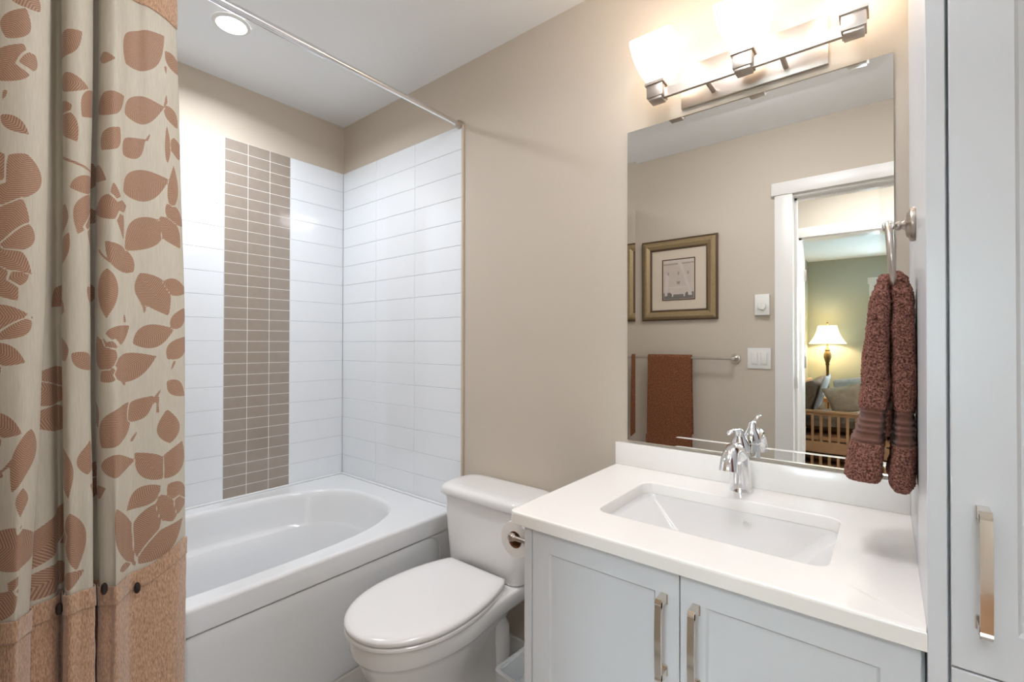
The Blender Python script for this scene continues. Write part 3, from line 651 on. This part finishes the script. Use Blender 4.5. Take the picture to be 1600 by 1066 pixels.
def lobe(name, tab, ztop, zbot, seed, slant):
    NR, NC = 190, 200; me = bpy.data.meshes.new(name); vs = []
    for k in range(NR+1):
        t = k/NR; z = ztop+(zbot-ztop)*t
        xl, xr, yf, yb = interp(tab, z)
        if t > .975: q = (t-.975)/.025; sh = .004*q*q; xl += sh; xr -= sh; yf += sh; yb -= sh
        for i in range(NC):
            a = 2*PI*i/NC; ca, sa = math.cos(a), math.sin(a)
            ux = math.copysign(abs(ca)**.55, ca); uy = math.copysign(abs(sa)**.55, sa)
            fold = 1+.05*math.sin(a*3+seed+z*9)*min(1,t*3)
            x = (xl+xr)/2+(xr-xl)/2*ux*(1 if x_lim(name, ux) else fold); y = (yf+yb)/2+(yb-yf)/2*uy*fold
            zz = z + slant*(y-cy)*t*t - (.10*(x-(xl+xr)/2) if t > .9 else 0)*0
            rib = 0; band = 0
            for zr in (1.078,1.088,1.098,1.063,1.113):
                rib += math.exp(-((zz-zr)/.0022)**2)
            if 1.058 < zz < 1.118: band = 1
            P = Vector((x*1.0,y,zz)); amp = .0024 if not band else .0002
            dn = amp*(noise.noise(P*230+Vector((seed,0,0)))*1.3+.6*noise.noise(P*480))+.004*noise.noise(P*22+Vector((0,seed,0)))
            dn += -.0035*band+.0034*min(1,rib)*band
            if zz < 1.0-.012: dn += -.001
            x += dn*ca; y += dn*sa
            vs.append((min(x,W-.0012)-2.31, y+.285, zz-.97))
    fs = [(k*NC+i, k*NC+(i+1)%NC, (k+1)*NC+(i+1)%NC, (k+1)*NC+i) for k in range(NR) for i in range(NC)]
    fs.append(tuple(range(NC))[::-1]); fs.append(tuple(range(NR*NC,(NR+1)*NC)))
    me.from_pydata(vs, [], fs); me.materials.append(M['towel']); me.materials.append(M['towelband'])
    for pl in me.polygons:
        if len(pl.vertices) == 4 and 1.0585 < vs[pl.vertices[0]][2]+.97 < 1.1175: pl.material_index = 1
    me.shade_smooth()
    o = bpy.data.objects.new(name, me); COL.objects.link(o); o.parent = ht; ORG[o.name] = ORG[ht.name]; return o
def x_lim(name, ux): return False
# z, x left, x right, y front, y back
lobe('front_fold', [(1.362,2.304,2.316,-.315,-.262),(1.352,2.299,2.319,-.330,-.250),(1.325,2.290,2.3185,-.345,-.240),(1.26,2.281,2.318,-.350,-.232),(1.16,2.275,2.317,-.352,-.225),(1.10,2.270,2.312,-.355,-.220),(1.06,2.260,2.309,-.362,-.212),(1.00,2.2525,2.305,-.367,-.205),(.975,2.252,2.303,-.367,-.205)],1.362,.985,1.3,-.05)
lobe('rear_fold', [(1.366,2.318,2.333,-.315,-.262),(1.355,2.317,2.342,-.330,-.250),(1.325,2.3175,2.3495,-.345,-.240),(1.26,2.3185,2.3510,-.350,-.232),(1.16,2.3195,2.3515,-.352,-.225),(1.08,2.320,2.3515,-.355,-.220),(1.00,2.312,2.3515,-.360,-.200),(.96,2.309,2.3505,-.36,-.198)],1.366,.985,4.1,.10)
# ================================================================ toilet paper on the vanity side
th = thing('toilet_paper_holder','nickel two-post toilet paper holder on the side of the vanity','paper holder',(VX0,-.43,.745))
PX, PZ = 1.585, .7535
for y in (-.495,-.375):
    MB().lathe([(.018,0),(.018,-.004),(.012,-.008),(.0055,-.012),(.0055,-.07),(.0075,-.075)],(VX0-.0002,y,PZ),'x',20).build('post','nickel',th)
    MB().lathe([(.002,-.011),(.008,-.008),(.0105,-.002),(.0105,.002),(.008,.008),(.002,.011)],(PX,y,PZ),'y',20).build('knob','nickel',th)
MB().tube([(PX,-.489,PZ),(PX,-.381,PZ)],.006,14).build('roller','nickel',th)
tp = thing('toilet_paper_roll','white toilet paper roll on the holder beside the vanity','toilet paper',(PX,-.435,PZ-.045))
m = MB(); pf = [(.021,-.048),(.0445,-.048),(.045,-.0475),(.045,.0475),(.0445,.048),(.021,.048),(.021,-.048)]
m.lathe(pf,(PX,-.435,PZ-.0105),'y',48,False,False); m.build('paper','paper',tp)
m = MB(); m.lathe([(.0207,-.0485),(.0207,.0485),(.0196,.0485),(.0196,-.0485),(.0207,-.0485)],(PX,-.435,PZ-.0105),'y',32,False,False); m.build('core','card',tp)
# ================================================================ waste bin
wb = thing('waste_bin','small white waste bin with a clear plastic liner between toilet and vanity','bin',(1.50,-.21,0))
rb = Matrix.Rotation(math.radians(-4),3,'Z')
def br(hx, hy, z, r=.02):
    return [tuple(rb @ Vector((x,y,0)) + Vector((1.505,-.22,z))) for x, y in rrect(0,0,hx,hy,r,6)]
MB().loft([br(.085,.085,.001),br(.09,.09,.01),br(.113,.113,.236,.022),br(.118,.118,.240,.024),br(.118,.118,.246,.024),br(.110,.110,.247,.022),br(.107,.107,.240,.02),br(.086,.086,.015)],True,True,True).build('bucket','binwhite',wb)
m = MB(); rings = []
for k, (h, z) in enumerate(((.1205,.150),(.121,.225),(.1195,.2485),(.108,.2490),(.105,.235),(.095,.18))):
    ring = br(h,h,z,.024); rings.append([(x+.003*noise.noise(Vector((x*60,y*60,z*40+k))), y+.003*noise.noise(Vector((y*50,x*60,z*40))), z+(.006 if k in (0,5) else .001)*noise.noise(Vector((x*90,y*90,k)))) for x,y,z in ring])
m.loft(rings); m.build('liner','liner',wb)
# ================================================================ wall seen in the mirror
pc = thing('framed_picture','square antique-gold framed bathtub photograph with cream mat on the wall by the door','picture',(1.317,YB,1.64))
PXc, PZc, PH, PV = 1.316, 1.636, .231, .252
def fr(i, y, ih=None): 
    return [(PXc-PH+i,YB+y,PZc-PV+i),(PXc+PH-i,YB+y,PZc-PV+i),(PXc+PH-i,YB+y,PZc+PV-i),(PXc-PH+i,YB+y,PZc+PV-i)]
MB().loft([fr(0,.0008),fr(0,.018),fr(.006,.022),fr(.010,.020)],True,False,False).build('outer_edge','golddark',pc,smooth=0)
MB().loft([fr(.010,.020),fr(.014,.024),fr(.024,.030),fr(.036,.030),fr(.048,.022),fr(.054,.018)],True,False,False).build('frame','gold',pc,smooth=25)
MB().loft([fr(.054,.018),fr(.058,.020),fr(.062,.018),fr(.066,.012)],True,False,False).build('inner_lip','golddark',pc,smooth=0)
MB().box(PXc-PH+.002,PXc+PH-.002,YB+.001,YB+.009,PZc-PV+.002,PZc+PV-.002).build('mat_board','mat',pc)
aw, ah = .101, .128
def fq(i,y): return [(PXc-aw+i,YB+y,PZc-ah+i),(PXc+aw-i,YB+y,PZc-ah+i),(PXc+aw-i,YB+y,PZc+ah-i),(PXc-aw+i,YB+y,PZc+ah-i)]
MB().loft([fq(0,.009),fq(0,.012),fq(.004,.012),fq(.006,.0095)],True,False,False).build('inner_frame','golddark',pc,smooth=0)
for n_, c_ in (('ph_bg',(198,184,172)),('ph_floor',(120,114,108)),('ph_light',(206,194,183)),('ph_dark',(160,145,132)),('ph_tub',(204,190,178))): M[n_] = mat(n_, srgb(*c_), .5, var=.10, vscale=40)
def flat(m, idx, pts, y):
    m.mi = idx; m.face([m.bm.verts.new((PXc+a, YB+y, PZc+b)) for a, b in pts])
m = MB()
flat(m,0,[(-.093,-.12),(.093,-.12),(.093,.12),(-.093,.12)],.0096)
flat(m,1,[(-.093,-.12),(.093,-.12),(.093,-.080),(-.093,-.080)],.0098)
flat(m,3,[(-.093,.092),(.093,.095),(.093,.102),(-.093,.100)],.0098)
flat(m,2,[(-.093,.105),(.093,.105),(.093,.12),(-.093,.12)],.0099)
flat(m,2,[(-.012,.12),(.016,.12),(.034,.06),(.056,-.01),(.076,-.06),(.082,-.10),(.060,-.10),(.050,-.04),(.028,.03),(.006,.08)],.0100)
flat(m,2,[(-.080,.03),(-.060,.03),(-.064,-.06),(-.070,-.10),(-.086,-.10)],.0100)
flat(m,4,[(-.058,-.052),(.058,-.052),(.052,-.078),(.038,-.092),(-.038,-.092),(-.052,-.078)],.0104)
flat(m,2,[(-.066,-.044),(.066,-.044),(.064,-.054),(-.064,-.054)],.0106)
flat(m,2,[(-.040,-.090),(-.030,-.090),(-.033,-.106),(-.040,-.106)],.0106); flat(m,2,[(.030,-.090),(.040,-.090),(.040,-.106),(.033,-.106)],.0106)
flat(m,3,[(-.012,-.012),(.012,-.012),(.008,-.030),(-.008,-.030)],.0106)
for sx in (-.062,.058,.0): flat(m,3,[(sx-.004,.028),(sx+.004,.028),(sx+.005,.042),(sx,.050),(sx-.004,.042)],.0106)
m.build('photograph',['ph_bg','ph_floor','ph_light','ph_dark','ph_tub'],pc,smooth=0)
tb = thing('towel_bar','brushed nickel towel bar on the wall below the picture','towel bar',(1.32,YB,1.155))
for x in (1.005,1.64):
    MB().lathe([(.027,.0005),(.028,.004),(.026,.008),(.018,.010),(.016,.014),(.009,.018),(.008,.045),(.011,.050),(.012,.060),(.010,.070),(.004,.073)],(x,YB,1.155),'y',28).build('post','nickel',tb)
MB().tube([(1.01,YB+.060,1.155),(1.635,YB+.060,1.155)],.0075,16).build('bar','nickel',tb)
bt = thing('bath_towel','flat brown towel folded over the towel bar','towel',(1.28,YB+.06,.64))
m = MB(); prof = []
R_ = .0088; TH = .010
def path(r):
    p = [(YB+.060+r, .655)] + [(YB+.060+r, 1.155)] + [(YB+.060+r*math.cos(a), 1.155+r*math.sin(a)) for a in [PI*k/10 for k in range(1,10)]] + [(YB+.060-r,1.155),(YB+.060-r,.70)]
    return p
def dens(p, n):
    out = []
    for (a,b) in zip(p,p[1:]):
        L = math.hypot(b[0]-a[0],b[1]-a[1]); k = max(1,int(L/n))
        out += [(a[0]+(b[0]-a[0])*i/k, a[1]+(b[1]-a[1])*i/k) for i in range(k)]
    return out+[p[-1]]
o1, i1 = dens(path(R_+TH),.012), dens(path(R_),.012)
loop = o1+i1[::-1]; rings = []
for k in range(28):
    x = 1.148+.262*k/27; ring = []
    for (y,z) in loop:
        e = .0035 if k in (0,27) else 0
        dx = -.006*sm(1.155,.655,z)*(1-k/13.5) ; n_ = .0016*noise.noise(Vector((x*14,z*6,2)))
        ring.append((x+dx*1.0, y+n_+(e if y < YB+.06 else -e)*0, z))
    rings.append(ring)
m.loft(rings,True,True,True); m.build('folded_terry','towelflat',bt,smooth=50)
sw = thing('light_switch','white double rocker light switch plate beside the doorway','light switch',(1.76,YB,1.158))
B('plate','white',sw, 1.7015,1.8190,YB+.0004,YB+.006,1.1005,1.2155,.002,2)
for x in (1.737,1.784):
    MB().box(x-.0175,x+.0175,YB+.0055,YB+.0075,1.124,1.192,.001,1).box(x-.0155,x+.0155,YB+.007,YB+.0105,1.126,1.190,.002,2).build('rocker','white',sw)
tm = thing('wall_timer','small white wall dial control above the light switch','wall control',(1.779,YB,1.455))
B('housing','white',tm, 1.743,1.8155,YB+.0004,YB+.024,1.397,1.512,.003,2)
MB().lathe([(.021,.024),(.0215,.030),(.019,.036),(.006,.037)],(1.779,YB,1.446),'y',28).box(1.7775,1.7805,YB+.035,YB+.041,1.430,1.462,.001,1).build('dial','white',tm)
# ================================================================ bedroom seen through the doorway
fl = thing('floor_lamp','lit floor lamp with a bell shade on an antique bronze pole in the bedroom','floor lamp',(1.69,-6.2,0))
lx, ly = 1.69, -6.2
MB().lathe([(.14,0),(.14,.02),(.10,.035),(.03,.05),(.02,.08)],(lx,ly,0),'z',32).build('base','bronze',fl)
MB().lathe([(.018,.07),(.018,.95),(.026,.97),(.022,.99),(.034,1.03),(.046,1.07),(.044,1.11),(.026,1.15),(.030,1.17),(.014,1.19),(.010,1.24),(.008,1.50)],(lx,ly,0),'z',24).build('pole','bronze',fl)
m = MB(); sp = [(.215,1.25),(.205,1.265),(.175,1.31),(.148,1.36),(.126,1.42),(.108,1.495)]
m.lathe(sp+[(r-.003,z) for r,z in reversed(sp)],(lx,ly,0),'z',40,False,False); m.build('lampshade','lampwarm',fl)
MB().lathe([(.004,1.49),(.006,1.51),(.012,1.525),(.004,1.545)],(lx,ly,0),'z',16).build('finial','bronze',fl)
l = bpy.data.lights.new('floor_lamp_bulb','POINT'); l.energy = 4.5; l.color = (1,.91,.72); l.shadow_soft_size = .04
o = bpy.data.objects.new('floor_lamp_bulb', l); o.location = (lx,ly,1.36); COL.objects.link(o); 
fu = thing('futon','honey oak slatted futon sofa in the bedroom beyond the doorway','sofa',(1.95,-5.2,0))
for nm, ya in (('armrest',-4.5),('armrest',-5.95)):
    m = MB(); m.box(1.50,2.42,ya-.045,ya+.035,.515,.540,.004,2); m.box(1.52,1.57,ya-.03,ya+.02,0,.515,.003,1); m.box(2.33,2.38,ya-.03,ya+.02,0,.515,.003,1)
    m.box(1.57,2.33,ya-.022,ya+.012,.095,.21,.003,1); m.box(1.57,2.33,ya-.02,ya+.01,.485,.515,.002,1)
    x = 1.605
    while x < 2.32: m.box(x,x+.026,ya-.012,ya+.002,.205,.49,.002,1); x += .0760
    m.build(nm,'oak',fu)
m = MB(); m.box(1.57,2.36,-5.95,-4.53,.22,.26,.004,1); m.box(1.50,1.54,-5.95,-4.53,.22,.80,.004,1); m.build('seat_frame','oak',fu)
def soft(name, mt_, par, c, s, rotv, bul=.5, seed=0, n=14, org=None, lab=None):
    # a pillow or cushion: two bulged sheets meeting in a seam
    m = MB(); top = []; bot = []
    Rm = Matrix.Rotation(rotv[2],3,'Z') @ Matrix.Rotation(rotv[1],3,'Y') @ Matrix.Rotation(rotv[0],3,'X')
    for side, L in ((1,top),(-1,bot)):
        for i in range(n+1):
            row = []
            for j in range(n+1):
                u, v = 2*i/n-1, 2*j/n-1; h = ((1-u**4)*(1-v**4))**bul
                pin = 1-.10*(1-abs(u))*v*v-.0; pin2 = 1-.10*(1-abs(v))*u*u
                p = Vector((u*s[0]*pin2, v*s[1]*pin, side*s[2]*h*(1+.15*noise.noise(Vector((u*2+seed,v*2,side))))))
                row.append(m.bm.verts.new(Rm @ p + Vector(c)))
            L.append(row)
    for L in (top, bot):
        for i in range(n):
            for j in range(n): m.face([L[i][j],L[i+1][j],L[i+1][j+1],L[i][j+1]])
    bmesh.ops.remove_doubles(m.bm, verts=m.bm.verts[:], dist=1e-5)
    return m.build(name, mt_, par, org or c, smooth=60)
soft('seat_cushion','futon',fu,(1.98,-5.22,.36),(.40,.66,.07),(0,0,0),.2)
soft('back_cushion','futon',fu,(1.59,-5.22,.56),(.30,.68,.07),(0,math.radians(-72),0),.2)
b = soft('throw_blanket','cover',None,(1.735,-5.02,.69),(.215,.28,.022),(0,math.radians(-74),0),.25,3); tag(b,'pale grey throw draped over the futon back behind the pillows','throw blanket')
b = soft('throw_pillow','pillow_tan',None,(1.97,-4.76,.65),(.18,.17,.06),(math.radians(62),math.radians(-14),math.radians(12)),.5,5); tag(b,'tan throw pillow nearest the slatted futon armrest','pillow')
b = soft('throw_pillow','pillow_grey',None,(2.05,-5.25,.68),(.23,.22,.08),(math.radians(60),math.radians(-10),math.radians(-15)),.5,8); tag(b,'grey patterned throw pillow standing behind the tan pillow','pillow')
